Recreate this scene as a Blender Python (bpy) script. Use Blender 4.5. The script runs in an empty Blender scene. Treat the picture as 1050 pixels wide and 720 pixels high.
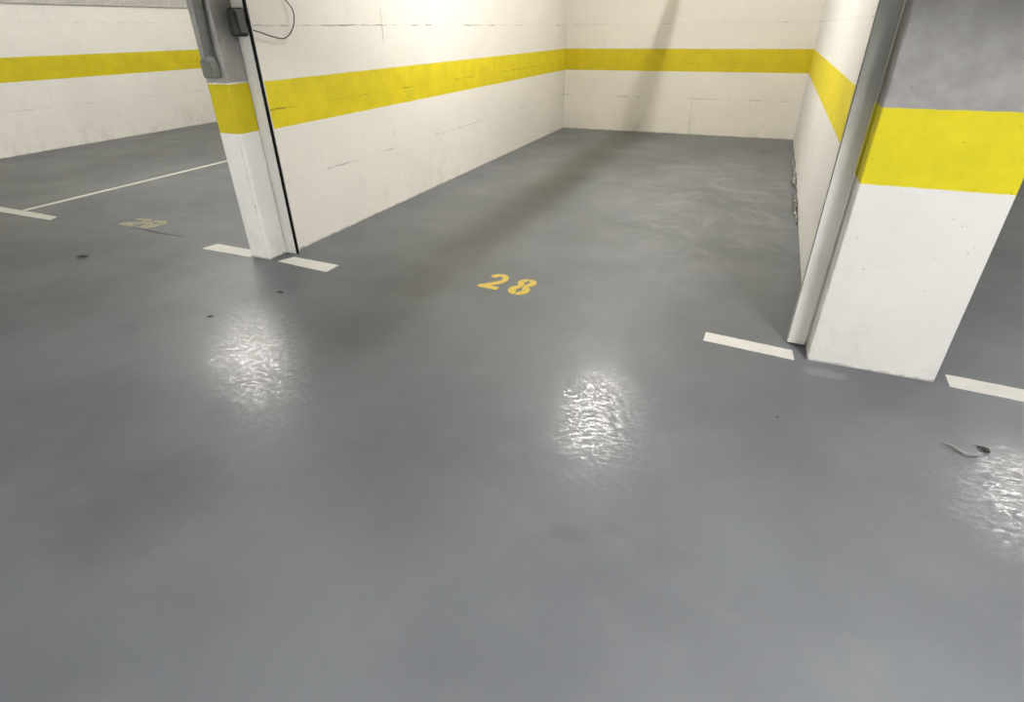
import bpy, bmesh, math, random
from mathutils import Vector, Matrix, noise as mnoise
random.seed(4)
scn = bpy.context.scene
C = scn.collection

# ------------------------------------------------------------------ camera
F_PX, YAW, PITCH, ROLL, CAM_H = 569.57, .4091, -.5267, -.0122, 1.6
cy, sy, cp, sp = math.cos(YAW), math.sin(YAW), math.cos(PITCH), math.sin(PITCH)
fwd = Vector((-sy*cp, cy*cp, sp)); right = Vector((cy, sy, 0)); up = right.cross(fwd)
cr, sr = math.cos(ROLL), math.sin(ROLL)
r2 = cr*right + sr*up; u2 = -sr*right + cr*up
cam = bpy.data.cameras.new('camera'); cam.sensor_width = 36; cam.lens = 36*F_PX/1050
cam.clip_start = .02
co = bpy.data.objects.new('camera', cam); C.objects.link(co)
M = Matrix((r2, u2, -fwd)).transposed().to_4x4(); M.translation = (0, 0, CAM_H)
co.matrix_world = M
scn.camera = co
scn.view_settings.view_transform = 'Standard'
scn.view_settings.look = 'None'
scn.view_settings.exposure = 0.0
scn.view_settings.gamma = 1.0

# ------------------------------------------------------------------ helpers
def obj(name, bm, mat, parent=None, smooth=False):
    me = bpy.data.meshes.new(name)
    bmesh.ops.recalc_face_normals(bm, faces=bm.faces[:])
    bm.to_mesh(me); bm.free()
    if smooth:
        for p in me.polygons: p.use_smooth = True
    o = bpy.data.objects.new(name, me); C.objects.link(o)
    me.materials.append(mat)
    if parent: o.parent = parent
    return o

def thing(name, label, cat, loc=(0, 0, 0), group=None):
    o = bpy.data.objects.new(name, None); C.objects.link(o)
    o.empty_display_size = .1
    o.location = loc; o['label'] = label; o['category'] = cat
    if group: o['group'] = group
    return o

def tag(o, label, cat, group=None):
    o['label'] = label; o['category'] = cat
    if group: o['group'] = group
    return o

def struct(name, bm, mat, parent=None):
    o = obj(name, bm, mat, parent); o['kind'] = 'structure'; return o

def box(bm, x0, x1, y0, y1, z0, z1, bevel=0, seg=2):
    vs = [bm.verts.new((x, y, z)) for z in (z0, z1) for x, y in ((x0, y0), (x1, y0), (x1, y1), (x0, y1))]
    fs = [(0, 3, 2, 1), (4, 5, 6, 7), (0, 1, 5, 4), (1, 2, 6, 5), (2, 3, 7, 6), (3, 0, 4, 7)]
    ff = [bm.faces.new([vs[i] for i in f]) for f in fs]
    if bevel:
        es = list({e for f in ff for e in f.edges})
        bmesh.ops.bevel(bm, geom=es, offset=bevel, segments=seg, profile=.5, affect='EDGES')
    return bm

def B(*a, **k): return box(bmesh.new(), *a, **k)

def tube(bm, pts, r, n=10, cap=True):
    pts = [Vector(p) for p in pts]
    rs = r if isinstance(r, (list, tuple)) else [r]*len(pts)
    rings = []; ref = None
    for i, p in enumerate(pts):
        t = (pts[min(i+1, len(pts)-1)] - pts[max(i-1, 0)]).normalized()
        if ref is None:
            ref = t.orthogonal().normalized()
        ref = (ref - t*ref.dot(t)).normalized(); b = t.cross(ref)
        rings.append([bm.verts.new(p + rs[i]*(math.cos(a)*ref + math.sin(a)*b)) for a in [2*math.pi*k/n for k in range(n)]])
    for a, b in zip(rings, rings[1:]):
        for k in range(n):
            bm.faces.new((a[k], a[(k+1) % n], b[(k+1) % n], b[k]))
    if cap:
        bm.faces.new(rings[0][::-1]); bm.faces.new(rings[-1])
    return bm

def spline(ctrl, n=10):
    P = [Vector(c) for c in ctrl]; P = [2*P[0]-P[1]] + P + [2*P[-1]-P[-2]]; out = []
    for i in range(1, len(P)-2):
        for k in range(n):
            t = k/n; a, b, c, d = P[i-1:i+3]
            out.append(.5*((2*b) + (c-a)*t + (2*a-5*b+4*c-d)*t*t + (3*b-a-3*c+d)*t**3))
    out.append(P[-2]); return out

# ------------------------------------------------------------------ node helpers
class N:
    def __init__(s, name):
        s.m = bpy.data.materials.new(name); s.m.use_nodes = True
        s.t = s.m.node_tree; s.t.nodes.clear()
        s.out = s.t.nodes.new('ShaderNodeOutputMaterial')
        s.b = s.t.nodes.new('ShaderNodeBsdfPrincipled'); s.t.links.new(s.b.outputs[0], s.out.inputs[0])
        s.pos = s.t.nodes.new('ShaderNodeNewGeometry').outputs['Position']
        sep = s.t.nodes.new('ShaderNodeSeparateXYZ'); s.t.links.new(s.pos, sep.inputs[0])
        s.x, s.y, s.z = sep.outputs
    def put(s, sock, v):
        if hasattr(v, 'is_linked') or isinstance(v, bpy.types.NodeSocket): s.t.links.new(v, sock)
        elif isinstance(v, (tuple, list)) and len(v) == 3 and sock.type == 'RGBA': sock.default_value = (*v, 1)
        else: sock.default_value = v
    def math(s, op, a, b=0., c=0., clamp=False):
        n = s.t.nodes.new('ShaderNodeMath'); n.operation = op; n.use_clamp = clamp
        for i, v in enumerate((a, b, c)): s.put(n.inputs[i], v)
        return n.outputs[0]
    def noise(s, scale, detail=3, rough=.55, vec=None, stretch=None, dist=0, off=None):
        n = s.t.nodes.new('ShaderNodeTexNoise')
        n.inputs['Scale'].default_value = scale; n.inputs['Detail'].default_value = detail
        n.inputs['Roughness'].default_value = rough; n.inputs['Distortion'].default_value = dist
        v = vec or s.pos
        if stretch or off:
            m = s.t.nodes.new('ShaderNodeMapping'); s.t.links.new(v, m.inputs[0])
            if stretch: m.inputs['Scale'].default_value = stretch
            if off: m.inputs['Location'].default_value = off
            v = m.outputs[0]
        s.t.links.new(v, n.inputs['Vector']); return n.outputs['Fac']
    def ramp(s, v, lo, hi, a=0., b=1.):
        n = s.t.nodes.new('ShaderNodeMapRange'); n.clamp = True; n.interpolation_type = 'SMOOTHSTEP'
        for i, q in enumerate((v, lo, hi, a, b)): s.put(n.inputs[i], q)
        return n.outputs[0]
    def mix(s, f, a, b, mode='MIX'):
        n = s.t.nodes.new('ShaderNodeMix'); n.data_type = 'RGBA'; n.blend_type = mode
        s.put(n.inputs[0], f); s.put(n.inputs[6], a); s.put(n.inputs[7], b); return n.outputs[2]
    def blob(s, x, y, rx, ry, soft=.6, wob=.0):
        dx = s.math('DIVIDE', s.math('SUBTRACT', s.x, x), rx); dy = s.math('DIVIDE', s.math('SUBTRACT', s.y, y), ry)
        d = s.math('SQRT', s.math('ADD', s.math('MULTIPLY', dx, dx), s.math('MULTIPLY', dy, dy)))
        if wob: d = s.math('ADD', d, s.math('MULTIPLY', s.math('SUBTRACT', s.noise(9, 3), .5), wob))
        return s.ramp(d, 1+soft/2, 1-soft/2)
    def oval(s, x, y, ra, rb, soft):
        # worn oval whose long axis lies along the line of view towards (0, 0)
        L = math.hypot(x, y); ux, uy = x/L, y/L
        dx = s.math('SUBTRACT', s.x, x); dy = s.math('SUBTRACT', s.y, y)
        a = s.math('DIVIDE', s.math('ADD', s.math('MULTIPLY', dx, ux), s.math('MULTIPLY', dy, uy)), ra)
        b = s.math('DIVIDE', s.math('SUBTRACT', s.math('MULTIPLY', dy, ux), s.math('MULTIPLY', dx, uy)), rb)
        d = s.math('SQRT', s.math('ADD', s.math('MULTIPLY', a, a), s.math('MULTIPLY', b, b)))
        d = s.math('ADD', d, s.math('MULTIPLY', s.math('SUBTRACT', s.noise(11, 4, .7), .5), 1.6))
        return s.ramp(d, 1+soft/2, 1-soft/2)
    def bump(s, h, strength, dist=.01):
        n = s.t.nodes.new('ShaderNodeBump'); n.inputs['Strength'].default_value = strength; n.inputs['Distance'].default_value = dist
        s.t.links.new(h, n.inputs['Height']); s.t.links.new(n.outputs[0], s.b.inputs['Normal'])
    def fin(s, col, rough=.6, spec=.5, metal=0):
        s.put(s.b.inputs['Base Color'], col); s.put(s.b.inputs['Roughness'], rough)
        s.put(s.b.inputs['Specular IOR Level'], spec); s.put(s.b.inputs['Metallic'], metal); return s.m

ZB, ZT = .957, 1.283
YEL = (.72, .60, .014); WHITE = (.86, .84, .79)

def simple(name, col, rough=.5, metal=0, spec=.5, var=.12, scale=25):
    n = N(name); f = n.noise(scale, 4)
    c = n.mix(n.ramp(f, .3, .7), tuple(v*(1-var) for v in col), tuple(min(1, v*(1+var)) for v in col))
    n.bump(n.noise(scale*6, 3), .08, .004)
    return n.fin(c, rough, spec, metal)

def wall_mat(name, axis, hj, vj, grey_above=None, base=WHITE, zt=ZT, zb=ZB, yel=YEL, g_off=-.012):
    """white painted precast block with a yellow band between zb and zt; axis = which world axis runs along it"""
    n = N(name); along = n.x if axis == 'x' else n.y
    big = n.noise(1.3, 4); mid = n.noise(7, 5, .6); fine = n.noise(60, 4, .65)
    col = n.mix(n.ramp(big, .3, .7), tuple(v*.95 for v in base), base)
    col = n.mix(n.math('MULTIPLY', n.ramp(mid, .52, .75), .30), col, tuple(v*.86 for v in base))
    # grime low on the wall
    low = n.math('MULTIPLY', n.ramp(n.z, .55, .05), n.ramp(n.noise(4, 5, .7, stretch=(1, 1, .6)), .5, .72))
    col = n.mix(n.math('MULTIPLY', low, .5), col, (.60, .56, .50))
    if grey_above:
        edge = n.math('ADD', n.z, n.math('MULTIPLY', n.math('SUBTRACT', fine, .5), .02))
        g = n.ramp(edge, zt+g_off-.006, zt+g_off+.006)
        gc = n.mix(n.ramp(mid, .35, .68), tuple(v*.86 for v in grey_above), tuple(v*1.1 for v in grey_above))
        col = n.mix(g, col, gc)
    # yellow band
    wz = n.math('ADD', n.z, n.math('MULTIPLY', n.math('SUBTRACT', n.noise(22, 4, .6), .5), .010))
    band = n.math('MULTIPLY', n.ramp(wz, zb-.003, zb+.003), n.ramp(wz, zt+.003, zt-.003))
    yc = n.mix(n.ramp(n.noise(5, 5, .6, off=(3, 1, 7)), .3, .75), tuple(v*.9 for v in yel), tuple(v*1.04 for v in yel))
    col = n.mix(band, col, yc)
    # joints
    dark = None
    brk = n.ramp(n.noise(3.2, 4, .75, off=(2, 5, 1)), .49, .64)
    wig = n.math('MULTIPLY', n.math('SUBTRACT', n.noise(6, 4, .7), .5), .022)
    def add(m):
        nonlocal dark
        dark = m if dark is None else n.math('MAXIMUM', dark, m)
    for z0, s in hj:
        d = n.math('ABSOLUTE', n.math('SUBTRACT', n.math('ADD', n.z, wig), z0))
        add(n.math('MULTIPLY', n.math('MULTIPLY', n.ramp(d, .007, .002), n.math('ADD', brk, .10)), s))
    for a0, s, z0, z1 in vj:
        d = n.math('ABSOLUTE', n.math('SUBTRACT', n.math('ADD', along, wig), a0))
        k = n.math('MULTIPLY', n.ramp(n.z, z0-.01, z0+.01), n.ramp(n.z, z1+.01, z1-.01))
        add(n.math('MULTIPLY', n.math('MULTIPLY', n.math('MULTIPLY', n.ramp(d, .012, .004), n.math('ADD', brk, .05)), n.math('MULTIPLY', s, .7)), k))
    # chips and specks
    sp_ = n.math('MULTIPLY', n.ramp(n.noise(34, 2, .5, off=(9, 2, 4)), .72, .77), .35)
    add(sp_)
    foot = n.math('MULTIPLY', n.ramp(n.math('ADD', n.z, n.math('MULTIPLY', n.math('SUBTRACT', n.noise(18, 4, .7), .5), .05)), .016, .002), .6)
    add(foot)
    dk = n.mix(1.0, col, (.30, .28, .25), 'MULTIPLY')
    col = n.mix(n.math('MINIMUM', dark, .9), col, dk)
    h = n.math('SUBTRACT', n.math('ADD', n.math('MULTIPLY', mid, .5), n.math('MULTIPLY', fine, .12)), n.math('MULTIPLY', dark, .5))
    n.bump(h, .35, .012)
    return n.fin(col, .62, .3)

# ------------------------------------------------------------------ floor
def floor_mat():
    n = N('floor_paint')
    a = n.noise(.9, 5, .55); b = n.noise(4.5, 5, .6, off=(4, 2, 0)); c = n.noise(38, 4, .7)
    col = n.mix(n.ramp(a, .32, .68), (.112, .121, .134), (.150, .160, .175))
    col = n.mix(n.math('MULTIPLY', n.ramp(b, .5, .72), .17), col, (.215, .218, .218))
    col = n.mix(n.math('MULTIPLY', n.ramp(c, .55, .8), .18), col, (.10, .102, .103))
    # pale worn sweeps inside the bay
    zone = n.blob(-.25, 6.3, 1.0, 2.1, 1.2)
    sw = n.ramp(n.noise(2.1, 6, .72, stretch=(1.0, .8, 1), dist=1.6, off=(1.7, .6, 0)), .42, .72)
    col = n.mix(n.math('MULTIPLY', n.math('MULTIPLY', zone, sw), .42), col, (.33, .335, .335))
    st = n.ramp(n.noise(5, 6, .75, stretch=(.55, 1.6, 1), dist=1.2, off=(.3, 2.2, 0)), .60, .70)
    col = n.mix(n.math('MULTIPLY', n.math('MULTIPLY', n.blob(.0, 5.7, .6, .9, 1.0), st), .35), col, (.42, .42, .42))
    # dark stains in the foreground
    for x, y, rx, ry, k in ((-.385, 1.385, .075, .045, .28), (-.22, 1.46, .06, .035, .18), (-.05, 1.42, .10, .05, .12), (-1.95, .88, .22, .30, .30),
                            (.53, 2.93, .10, .045, -.25), (-5.9, 2.6, 1.2, .4, .10)):
        m = n.math('MULTIPLY', n.blob(x, y, rx, ry, .7, .9), abs(k))
        col = n.mix(m, col, (.07, .075, .085) if k > 0 else (.42, .42, .42))
    # worn, shiny patches sized to the lamp highlights: finely pitted
    pit = n.noise(48, 6, .8, stretch=(.8, 1, 1))
    pit2 = n.noise(21, 5, .75, stretch=(.8, 1.6, 1), off=(5, 5, 0))
    wear = n.ramp(n.noise(1.7, 4, .6, off=(.4, 8, 0)), .34, .66)
    shiny = None
    for x, y, rx, ry in ((-2.46, 1.96, .62, .23), (-.46, 2.13, .38, .19), (1.27, 2.22, .32, .26)):
        m = n.oval(x, y, rx, ry, 1.3)
        shiny = m if shiny is None else n.math('MAXIMUM', shiny, m)
    grain = n.ramp(n.math('ADD', n.math('MULTIPLY', pit, .5), n.math('MULTIPLY', pit2, .5)), .44, .56)
    gr2 = n.ramp(n.noise(38, 3, .72, stretch=(.75, 1.25, 1), dist=.5, off=(2, 7, 1)), .40, .62)
    rough = n.math('ADD', n.math('MULTIPLY', wear, .08), .42)
    rough = n.math('ADD', rough, n.math('MULTIPLY', n.ramp(b, .4, .7), .04))
    sh2 = n.math('MULTIPLY', shiny, n.ramp(n.noise(5, 5, .7, off=(1, 3, 2)), .15, .5))
    rough = n.math('SUBTRACT', rough, n.math('MULTIPLY', n.math('MULTIPLY', sh2, n.math('ADD', n.math('MULTIPLY', gr2, .65), .35)), .31))
    h = n.math('ADD', n.math('MULTIPLY', gr2, .08), n.math('ADD', n.math('MULTIPLY', pit, .4), n.math('MULTIPLY', pit2, .5)))
    h = n.math('ADD', h, n.math('MULTIPLY', n.noise(6, 3), .5))
    bn = n.t.nodes.new('ShaderNodeBump'); bn.inputs['Distance'].default_value = .004
    n.t.links.new(n.math('ADD', n.math('MULTIPLY', shiny, .42), .08), bn.inputs['Strength'])
    n.t.links.new(h, bn.inputs['Height']); n.t.links.new(bn.outputs[0], n.b.inputs['Normal'])
    spec = n.math('SUBTRACT', .55, n.math('MULTIPLY', shiny, n.math('SUBTRACT', .42, n.math('MULTIPLY', gr2, 1.15))))
    return n.fin(col, rough, spec)

FLOOR = floor_mat()
struct('floor', B(-16, 9, -7, 12.5, -.2, 0), FLOOR)

# ------------------------------------------------------------------ room shell
XL, XR, YBK, XF = -3.4254, .4454, 10.41, -10.36
struct('ceiling', B(-16, 9, -7, 12.5, 3.05, 3.25), simple('ceiling_concrete', (.78, .77, .74), .8))
HJ = [(.56, .55), (1.09, .8), (1.635, 1.0)]
struct('wall_back', B(XL-.3, XR+.3, YBK, YBK+.2, 0, 3.05),
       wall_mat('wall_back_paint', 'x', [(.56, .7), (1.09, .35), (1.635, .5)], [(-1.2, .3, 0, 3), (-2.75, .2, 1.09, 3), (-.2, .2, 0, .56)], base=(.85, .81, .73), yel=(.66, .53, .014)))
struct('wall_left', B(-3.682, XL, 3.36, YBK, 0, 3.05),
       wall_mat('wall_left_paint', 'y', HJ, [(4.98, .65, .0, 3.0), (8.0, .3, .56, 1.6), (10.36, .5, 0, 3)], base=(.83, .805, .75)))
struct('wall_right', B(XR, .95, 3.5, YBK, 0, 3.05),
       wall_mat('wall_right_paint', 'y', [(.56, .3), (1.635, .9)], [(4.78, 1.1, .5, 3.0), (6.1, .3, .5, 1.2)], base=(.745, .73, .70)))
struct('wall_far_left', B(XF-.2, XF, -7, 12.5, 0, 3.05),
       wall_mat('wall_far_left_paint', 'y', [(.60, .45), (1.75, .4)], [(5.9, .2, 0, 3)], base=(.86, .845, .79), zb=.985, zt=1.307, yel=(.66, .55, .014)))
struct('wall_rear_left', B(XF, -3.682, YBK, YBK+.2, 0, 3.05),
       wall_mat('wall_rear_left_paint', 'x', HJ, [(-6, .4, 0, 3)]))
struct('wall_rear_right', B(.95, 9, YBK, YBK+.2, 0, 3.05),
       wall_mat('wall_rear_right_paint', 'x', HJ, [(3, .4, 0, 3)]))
struct('wall_aisle', B(-16, 9, -3.6, -3.4, 0, 3.05), simple('wall_aisle_paint', (.7, .69, .65), .7))
struct('trim_3', B(XF, XF+.06, -3.4, YBK, 1.985, 2.4, bevel=.006), simple('ledge_paint', (.50, .49, .455), .7))
SHADE_BEAM = simple('shade_beam_concrete', (.74, .73, .70), .8)
struct('trim_1', B(-16, 9, 2.15, 2.45, 2.02, 3.05, bevel=.01), SHADE_BEAM)     # unseen downstand beam, added and sized to shade the pillar tops

# ------------------------------------------------------------------ pillars
pm = wall_mat('pillar_right_paint', 'x', [], [], grey_above=(.33, .322, .318), base=(.79, .775, .75), yel=(.72, .62, .014))
def pillar(x0, x1, y0, y1, mat, label, amp):
    bm = B(x0, x1, y0, y1, 0, 3.05)
    # cast arrises are not quite straight: many short segments, then a bevel and a little wander
    es = [e for e in bm.edges if abs(e.verts[0].co.z-e.verts[1].co.z) > 1]
    bmesh.ops.subdivide_edges(bm, edges=es, cuts=90, use_grid_fill=False)
    ve = [e for e in bm.edges if abs(e.verts[0].co.x-e.verts[1].co.x) < 1e-5 and abs(e.verts[0].co.y-e.verts[1].co.y) < 1e-5]
    bmesh.ops.bevel(bm, geom=ve, offset=.007, segments=2, profile=.5, affect='EDGES')
    cx = (x0+x1)/2
    for v in bm.verts:
        q = mnoise.noise(Vector((v.co.x*3, v.co.y*3, v.co.z*9)))*amp + mnoise.noise(Vector((v.co.x*9, v.co.y*9, v.co.z*34)))*amp*.6
        v.co.x += q*(.5 if v.co.x > cx else -.5)
        if v.co.y < (y0+y1)/2: v.co.y += q*.5
    bm.normal_update()
    o = obj('pillar', bm, mat)
    return tag(o, label, 'pillar')
pillar(.4521, 1.0455, 3.045, 3.5, pm, 'wide white concrete pillar with yellow band and grey top, right of the bay', .003)
pl = wall_mat('pillar_left_paint', 'x', [], [(-3.507, .6, .15, 1.0)], g_off=.006, grey_above=(.36, .355, .335), base=(.90, .885, .85), yel=(.66, .55, .014))
pillar(-3.682, -3.48, 3.1417, 3.36, pl, 'narrow white concrete pillar with yellow band, carrying the conduit, left of the bay', .005)

# ------------------------------------------------------------------ door guide rails
galv = N('guide_paint_shaded')
shade_z = galv.ramp(galv.math('ADD', galv.z, galv.math('MULTIPLY', galv.math('SUBTRACT', galv.noise(5, 4), .5), .3)), .75, 1.45)  # rail darkens towards the top: overhead shade put into its colour
gc = galv.mix(shade_z, (.70, .69, .665), (.27, .27, .25))
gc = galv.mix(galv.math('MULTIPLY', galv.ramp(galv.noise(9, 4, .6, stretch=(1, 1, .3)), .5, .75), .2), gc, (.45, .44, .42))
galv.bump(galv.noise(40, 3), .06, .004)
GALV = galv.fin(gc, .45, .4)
BLACK = simple('black_rubber', (.006, .006, .006), .9, 0, .1)
# right: a folded steel channel, open side towards the bay
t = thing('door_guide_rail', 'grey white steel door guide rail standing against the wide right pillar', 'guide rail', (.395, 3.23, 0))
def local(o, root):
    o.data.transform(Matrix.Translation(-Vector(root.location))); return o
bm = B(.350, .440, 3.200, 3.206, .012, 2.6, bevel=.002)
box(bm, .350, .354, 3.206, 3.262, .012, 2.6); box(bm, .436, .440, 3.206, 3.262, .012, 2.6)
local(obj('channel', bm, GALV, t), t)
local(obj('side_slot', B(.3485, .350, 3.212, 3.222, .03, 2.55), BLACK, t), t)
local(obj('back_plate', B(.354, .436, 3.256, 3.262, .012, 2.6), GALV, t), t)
# left: strip with a black rubber edge
t = thing('door_guide_rail', 'light grey door guide rail with black rubber edge beside the narrow left pillar', 'guide rail', (-3.42, 3.33, 0))
galv2 = simple('guide_paint_left', (.60, .59, .56), .5, var=.04)
bm = B(-3.474, -3.366, 3.316, 3.322, .006, 2.6, bevel=.002)
box(bm, -3.474, -3.470, 3.322, 3.356, .006, 2.6); box(bm, -3.370, -3.366, 3.322, 3.356, .006, 2.6)
local(obj('channel', bm, galv2, t), t)
o = local(obj('rubber_seal', B(-3.366, -3.357, 3.314, 3.340, .004, 2.6, bevel=.002), BLACK, t), t); o['label'] = 'black rubber edge strip'

# ------------------------------------------------------------------ conduit, sensor, cable
GREYP = simple('conduit_plastic', (.20, .198, .185), .6)
BOXG = simple('junction_box_plastic', (.175, .18, .15), .65)
t = thing('electrical_conduit', 'grey conduit pipe running down the left pillar into a small junction box', 'conduit', (-3.55, 3.14, 1.3))
bm = bmesh.new(); tube(bm, [(-3.525, 3.108, 3.04), (-3.530, 3.108, 2.0), (-3.553, 3.108, 1.43)], .031, 16)
local(obj('pipe', bm, GREYP, t, True), t)
local(obj('junction_box', B(-3.635, -3.512, 3.082, 3.1415, 1.322, 1.437, bevel=.016, seg=3), BOXG, t), t)
bm = bmesh.new(); tube(bm, [(-3.573, 3.084, 1.38), (-3.573, 3.076, 1.38)], .04, 20)
local(obj('lid', bm, BOXG, t), t)
bm = bmesh.new(); tube(bm, [(-3.553, 3.108, 1.425), (-3.553, 3.108, 1.455)], .038, 16); local(obj('gland', bm, GREYP, t), t)
t = thing('door_sensor_box', 'small dark plastic box with rounded corners fixed high on the left guide rail', 'sensor box', (-3.45, 3.26, 1.65))
DK = simple('dark_plastic', (.012, .0125, .012), .55); DK_LIT = simple('dark_plastic_lit_side', (.035, .036, .035), .5)
local(obj('housing', B(-3.428, -3.362, 3.215, 3.315, 1.568, 1.738, bevel=.018, seg=4), DK, t), t)
local(obj('lit_side_face', B(-3.3625, -3.356, 3.236, 3.298, 1.59, 1.716, bevel=.003), DK_LIT, t), t)  # paler sheet on the bay side: tube light put into the colour

CAB = simple('cable_rubber', (.03, .03, .03), .5)
pts = spline([(-3.37, 3.22, 1.645), (-3.385, 3.375, 1.607), (-3.388, 3.45, 1.590), (-3.385, 3.56, 1.562), (-3.385, 3.66, 1.552), (-3.388, 3.745, 1.590), (-3.392, 3.803, 1.66), (-3.395, 3.812, 1.735), (-3.405, 3.76, 1.80), (-3.415, 3.65, 1.90), (-3.4212, 3.5, 2.05), (-3.4212, 3.46, 2.3), (-3.4212, 3.45, 2.6)], 12)
pts = pts[11:]
bm = bmesh.new(); tube(bm, pts, .0042, 8)
tag(obj('cable', bm, CAB, None, True), 'thin black cable looping across the left bay wall near the pillar', 'cable')

# ------------------------------------------------------------------ floor markings
def paint(name, col, wear=.5, rough=.5, lo=.62, hi=.80):
    n = N(name)
    w = n.ramp(n.noise(26, 5, .7), lo, hi)
    c = n.mix(n.ramp(n.noise(7, 4), .3, .7), tuple(v*.92 for v in col), col)
    c = n.mix(n.math('MULTIPLY', w, wear), c, (.22, .22, .21))
    n.bump(n.noise(50, 4, .7), .2, .004)
    return n.fin(c, rough, .4)
WP = paint('white_road_paint', (.80, .785, .74), .35)
WP2 = paint('white_road_paint_worn', (.66, .65, .60), .6)
def slab(pts, z=.002, n=14):
    """painted polygon, long edges broken into slightly ragged segments"""
    bm = bmesh.new(); out = []
    for i, p in enumerate(pts):
        q = pts[(i+1) % len(pts)]; L = math.dist(p, q); k = max(1, int(L/.03))
        for j in range(k):
            s = j/k; x = p[0]+(q[0]-p[0])*s; y = p[1]+(q[1]-p[1])*s
            if j: x += random.uniform(-.0015, .0015); y += random.uniform(-.0015, .0015)
            out.append((x, y))
    top = [bm.verts.new((x, y, z)) for x, y in out]; bot = [bm.verts.new((x, y, 0)) for x, y in out]
    bm.faces.new(top)
    for i in range(len(out)):
        j = (i+1) % len(out); bm.faces.new((bot[i], bot[j], top[j], top[i]))
    return bm
G = 'short white corner dashes on the floor'
def mark(pts, label, mat=WP): tag(obj('floor_marking', slab(pts), mat), label, 'floor marking', G)
mark([(-4.226, 3.132), (-3.690, 3.131), (-3.690, 3.258), (-4.205, 3.270)], 'white painted dash touching the outer left side of the narrow left pillar')
mark([(-3.400, 3.135), (-2.884, 3.097), (-2.882, 3.247), (-3.345, 3.262)], 'white painted dash in the bay mouth at foot of the left guide rail')
mark([(-.102, 3.060), (.387, 3.017), (.378, 3.129), (-.097, 3.172)], 'white painted dash in the bay mouth ending at the right guide rail')
mark([(1.111, 3.027), (1.75, 2.985), (1.75, 3.115), (1.113, 3.154)], 'white painted dash on the outer right side of the wide pillar')
mark([(-7.75, 3.175), (-6.356, 3.180), (-6.406, 3.281), (-7.75, 3.30)], 'white painted dash far left at the end of the long bay line', WP2)
tag(obj('floor_marking', slab([(-7.025, 3.30), (-6.955, 3.30), (-6.955, 10.2), (-7.025, 10.2)]), WP2), 'long thin white bay line running back across the left bays', 'floor marking')

def ribbon(bm, pts, w, z=.0025, taper=False):
    pts = [Vector((*p, 0)) for p in pts]; L = []
    for i, p in enumerate(pts):
        t = (pts[min(i+1, len(pts)-1)]-pts[max(i-1, 0)]).normalized(); s = Vector((-t.y, t.x, 0))
        ww = w*(1+random.uniform(-.06, .06))
        L.append([bm.verts.new(p + s*ww/2 + Vector((0, 0, zz))) for zz in (0, z)] + [bm.verts.new(p - s*ww/2 + Vector((0, 0, zz))) for zz in (z, 0)])
    for a, b in zip(L, L[1:]):
        for k in range(3): bm.faces.new((a[k], a[k+1], b[k+1], b[k]))
    bm.faces.new(L[0]); bm.faces.new(L[-1][::-1])
def ell(cx, cy, rx, ry, a0, a1, n=16):
    return [(cx+rx*math.cos(math.radians(a0+(a1-a0)*i/n)), cy+ry*math.sin(math.radians(a0+(a1-a0)*i/n))) for i in range(n+1)]
def digit(kind, W, Hh, w):
    bm = bmesh.new(); h = w/2
    if kind == '2':
        r = (W-w)/2; ry = Hh*.27
        p = ell(W/2, Hh-h-ry, r, ry, 165, -35, 18) + [(h+.02, h*1.9), (h*.9, h*1.2)]
        ribbon(bm, p, w); ribbon(bm, [(0, h), (W*.5, h), (W, h)], w, .0028)
    elif kind == '8':
        # stencilled: two halves with a bridge gap down the middle
        nn = 44
        for sd in (-1, 1):
            prev = None
            for i in range(nn+1):
                v = i/nn; y = Hh*v
                lo = W/2*math.sqrt(max(0, 1-((v-.28)/.285)**2)) if v < .56 else 0
                hi = W*.45*math.sqrt(max(0, 1-((v-.76)/.245)**2)) if v > .52 else 0
                ou = max(lo, hi, .012)
                inn = .004 + .018*math.exp(-((v-.28)/.10)**2) + .014*math.exp(-((v-.76)/.08)**2)
                ou = max(ou, inn+.003)
                cur = [bm.verts.new((W/2+sd*q, y, z)) for q, z in ((inn, 0), (inn, .0025), (ou, .0025), (ou, 0))]
                if prev:
                    for k in range(3): bm.faces.new((prev[k], prev[k+1], cur[k+1], cur[k]))
                prev = cur
    elif kind == '9':
        p = ell(W/2, Hh-h-Hh*.23, W/2-h, Hh*.23, 0, 360, 26); ribbon(bm, p, w)
        ribbon(bm, [(W-h, Hh*.7), (W-h*1.1, Hh*.42), (W*.72, Hh*.14), (W*.25, h)], w, .0028)
    return bm
YP = paint('yellow_stencil_paint', (.74, .55, .09), .8, .5)
YP2 = paint('yellow_stencil_paint_faded', (.46, .41, .25), 1.0, .55, .42, .60)
t = thing('painted_number', 'yellow stencilled number 28 on the floor at the bay mouth', 'number', (-1.69, 3.265, 0))
for k, xo, yo, W, Hh in (('2', 0, .015, .155, .275), ('8', .225, -.012, .155, .285)):
    o = obj('digit', digit(k, W, Hh, .046 if k == '2' else .057), YP, t); o.location = (xo, yo, 0); o.rotation_euler[2] = -.05
t = thing('painted_number', 'faded yellow number worn into the floor of the left bay', 'number', (-5.58, 3.315, 0))
for k, xo, yo, W, Hh in (('2', .0, .02, .21, .25), ('9', .215, .02, .21, .25)):
    o = obj('digit', digit(k, W, Hh, .07), YP2, t); o.location = (xo, yo, 0); o.rotation_euler[2] = -.03
SC = simple('rubber_scuff', (.075, .07, .075), .6)
bm = bmesh.new(); 
pp = [(-5.35, 3.30), (-5.2, 3.318), (-5.05, 3.298), (-4.9, 3.29), (-4.75, 3.297), (-4.62, 3.300)]
L = [(.012), .03, .034, .03, .022, .008]
prev = None
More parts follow.
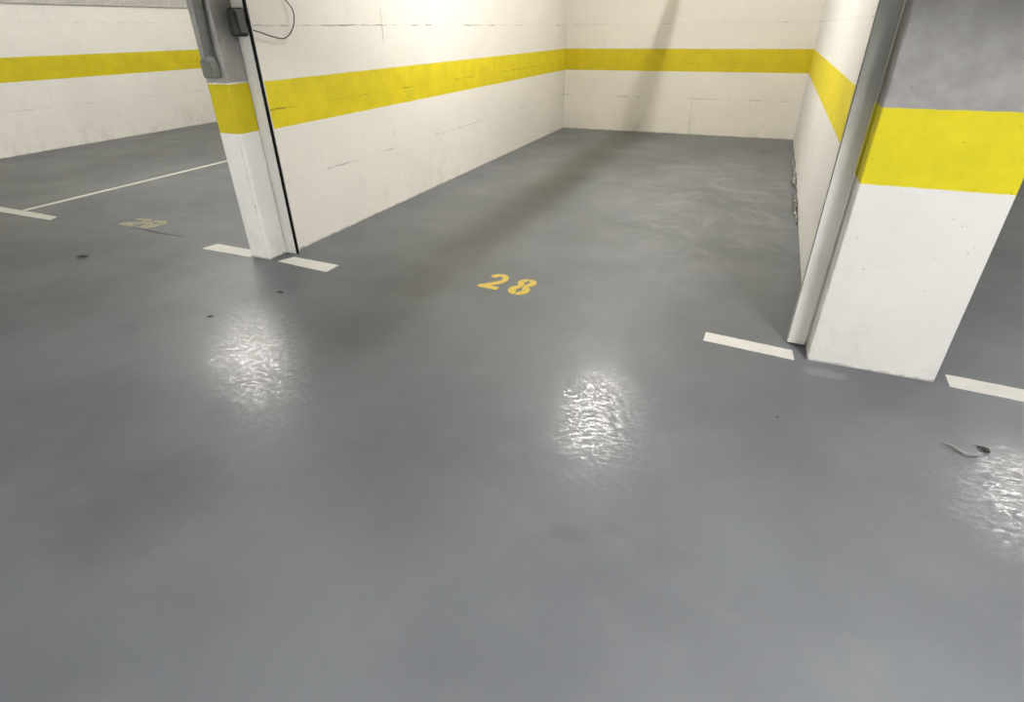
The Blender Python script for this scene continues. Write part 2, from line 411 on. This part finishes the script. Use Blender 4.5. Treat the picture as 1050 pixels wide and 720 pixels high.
for (x, y), w in zip(pp, L):
    cur = (bm.verts.new((x, y-w/2, .0015)), bm.verts.new((x, y+w/2, .0015)))
    if prev: bm.faces.new((prev[0], cur[0], cur[1], prev[1]))
    prev = cur
tag(obj('floor_scuff', bm, SC), 'thin dark scuff line beside the faded yellow number', 'scuff mark')

# ------------------------------------------------------------------ litter
LEAF = simple('dry_leaf', (.035, .03, .022), .8)
def leaf(x, y, s, rot, label):
    bm = bmesh.new(); n = 9; rows = []
    for i in range(n):
        u = i/(n-1); w = .32*math.sin(math.pi*u**.8)*(1+.2*math.sin(9*u))
        z = .10+.22*math.sin(3*u+1)*u
        rows.append([bm.verts.new((u-.5, k*w, z*.3+.13*abs(k)*(.6+u*.5))) for k in (-1, -.5, 0, .5, 1)])
    for a, b in zip(rows, rows[1:]):
        for k in range(4): bm.faces.new((a[k], a[k+1], b[k+1], b[k]))
    tube(bm, [(.48, 0, .2), (.62, .03, .1), (.78, .09, .05)], [.025, .02, .012], 6)
    zmin = min(v.co.z for v in bm.verts)
    for v in bm.verts: v.co.z -= zmin
    bmesh.ops.scale(bm, vec=(s, s, s), verts=bm.verts)
    o = obj('dry_leaf', bm, LEAF); o.location = (x, y, .0); o.rotation_euler[2] = rot
    return tag(o, label, 'leaf')
leaf(-4.985, 2.605, .075, .6, 'small dark curled leaf on the open floor at far left')
leaf(-2.94, 2.665, .042, .2, 'tiny dark leaf scrap on the floor in front of the left guide rail dash')
leaf(-3.085, 2.195, .030, 1.0, 'tiny dark speck of leaf beside the left floor reflection')
leaf(.309, 2.422, .016, .4, 'tiny dark leaf crumb alone on the floor in front of the right pillar')
leaf(1.13, 2.505, .05, 2.6, 'dark crumpled leaf on the right floor near the pale twig')
TW = simple('peeled_twig', (.27, .26, .24), .6)
bm = bmesh.new(); tube(bm, spline([(.975, 2.485, .006), (1.005, 2.478, .009), (1.03, 2.452, .007), (1.055, 2.436, .007), (1.085, 2.442, .006), (1.10, 2.452, .004)], 6), [.0022+.004*math.sin(math.pi*i/30) for i in range(31)], 8)
tag(obj('twig', bm, TW, None, True), 'pale curved twig lying on the floor at the right edge', 'twig')

# torn sealant along the foot of the right wall
sl = N('torn_sealant'); f = sl.noise(16, 5, .7)
SEAL = sl.fin(sl.mix(sl.ramp(f, .50, .66), (.09, .09, .085), (.60, .59, .56)), .35, .5)
bm = bmesh.new(); pts = []; rs = []
for i in range(110):
    u = i/109; y = 5.55+3.6*u
    k = mnoise.noise(Vector((y*3.1, 0, 3))); 
    pts.append((.425-.018*k, y, .035+.045*mnoise.noise(Vector((y*2.2, 5, 0))))); rs.append(max(.005, .016+.030*mnoise.noise(Vector((y*3.1, 9, 1)))) * min(1, u*12+.3, (1-u)*6+.2))
tube(bm, pts, rs, 9)
for v in bm.verts:
    q = mnoise.noise_vector(v.co*6)*.022 + mnoise.noise_vector(v.co*18)*.006; v.co += q; v.co.x = min(v.co.x, .4445); v.co.z = max(v.co.z, .0)
tag(obj('torn_sealant', bm, SEAL, None, True), 'ragged strip of torn sealant along the foot of the right bay wall', 'debris')

# ------------------------------------------------------------------ lights (out of view, some added as fill)
def tube_light(x, y, z, length, col, power, axis='y', label=''):
    t = thing('ceiling_or_fill_light', label, 'ceiling light', (x, y, z))
    o = obj('body', B(-.05, .05, -length/2-.05, length/2+.05, .03, .08, bevel=.008), simple('light_body', (.75, .75, .75), .4), t)
    n = N('lamp_tube'); n.t.nodes.remove(n.b)
    e = n.t.nodes.new('ShaderNodeEmission'); e.inputs[0].default_value = (*col, 1); e.inputs[1].default_value = power
    n.t.links.new(e.outputs[0], n.out.inputs[0])
    bm = bmesh.new(); tube(bm, [(0, -length/2, 0), (0, length/2, 0)], .022, 12); obj('lamp_tube', bm, n.m, t, True)
    if axis == 'x': t.rotation_euler[2] = math.pi/2
    return t
WARM = (1.0, .962, .905); NEUT = (1, .985, .965)
tube_light(-1.46, 5.9, 2.88, 1.5, WARM, 285, label='fluorescent tube in the middle of the ceiling of bay 28')
tube_light(-1.46, 8.7, 2.88, 1.2, WARM, 120, label='added fill tube deep in bay 28 that brightens the back wall')  # extra lamp, added to brighten the back wall
tube_light(-6.35, 5.3, 2.88, 1.5, WARM, 300, label='fluorescent tube under the ceiling of the left bay')
tube_light(-7.4, 8.4, 2.88, 1.2, WARM, 170, label='added fill tube deep in the left bay')  # extra lamp, added to lift the far-left wall and floor
tube_light(3.30, 6.4, 2.88, 1.5, WARM, 215, label='fluorescent tube under the ceiling of the right bay')
tube_light(1.75, .2, 2.88, 1.6, NEUT, 620, label='fluorescent tube under the ceiling of the aisle')
tube_light(-4.4, -3.25, 1.2, 1.7, NEUT, 480, 'x', label='added fill tube low on the aisle wall for the left pillar')  # made-up low lamp, brightens the front of the left pillar
tube_light(1.6, -3.25, 1.2, 1.7, NEUT, 60, 'x', label='added fill tube low on the aisle wall for the right pillar')  # made-up low lamp, weak fill for the right pillar front
# door opener rail hanging under the bay tube, throws the long soft shadow
struct('trim_2', B(-1.585, -1.517, 3.2, 10.3, 2.47, 2.52, bevel=.005), simple('rail_steel', (.4, .4, .4), .4, .6))

w = bpy.data.worlds.new('world'); scn.world = w; w.use_nodes = True
bg = w.node_tree.nodes['Background']; bg.inputs[0].default_value = (.90, .95, 1.0, 1); bg.inputs[1].default_value = .5
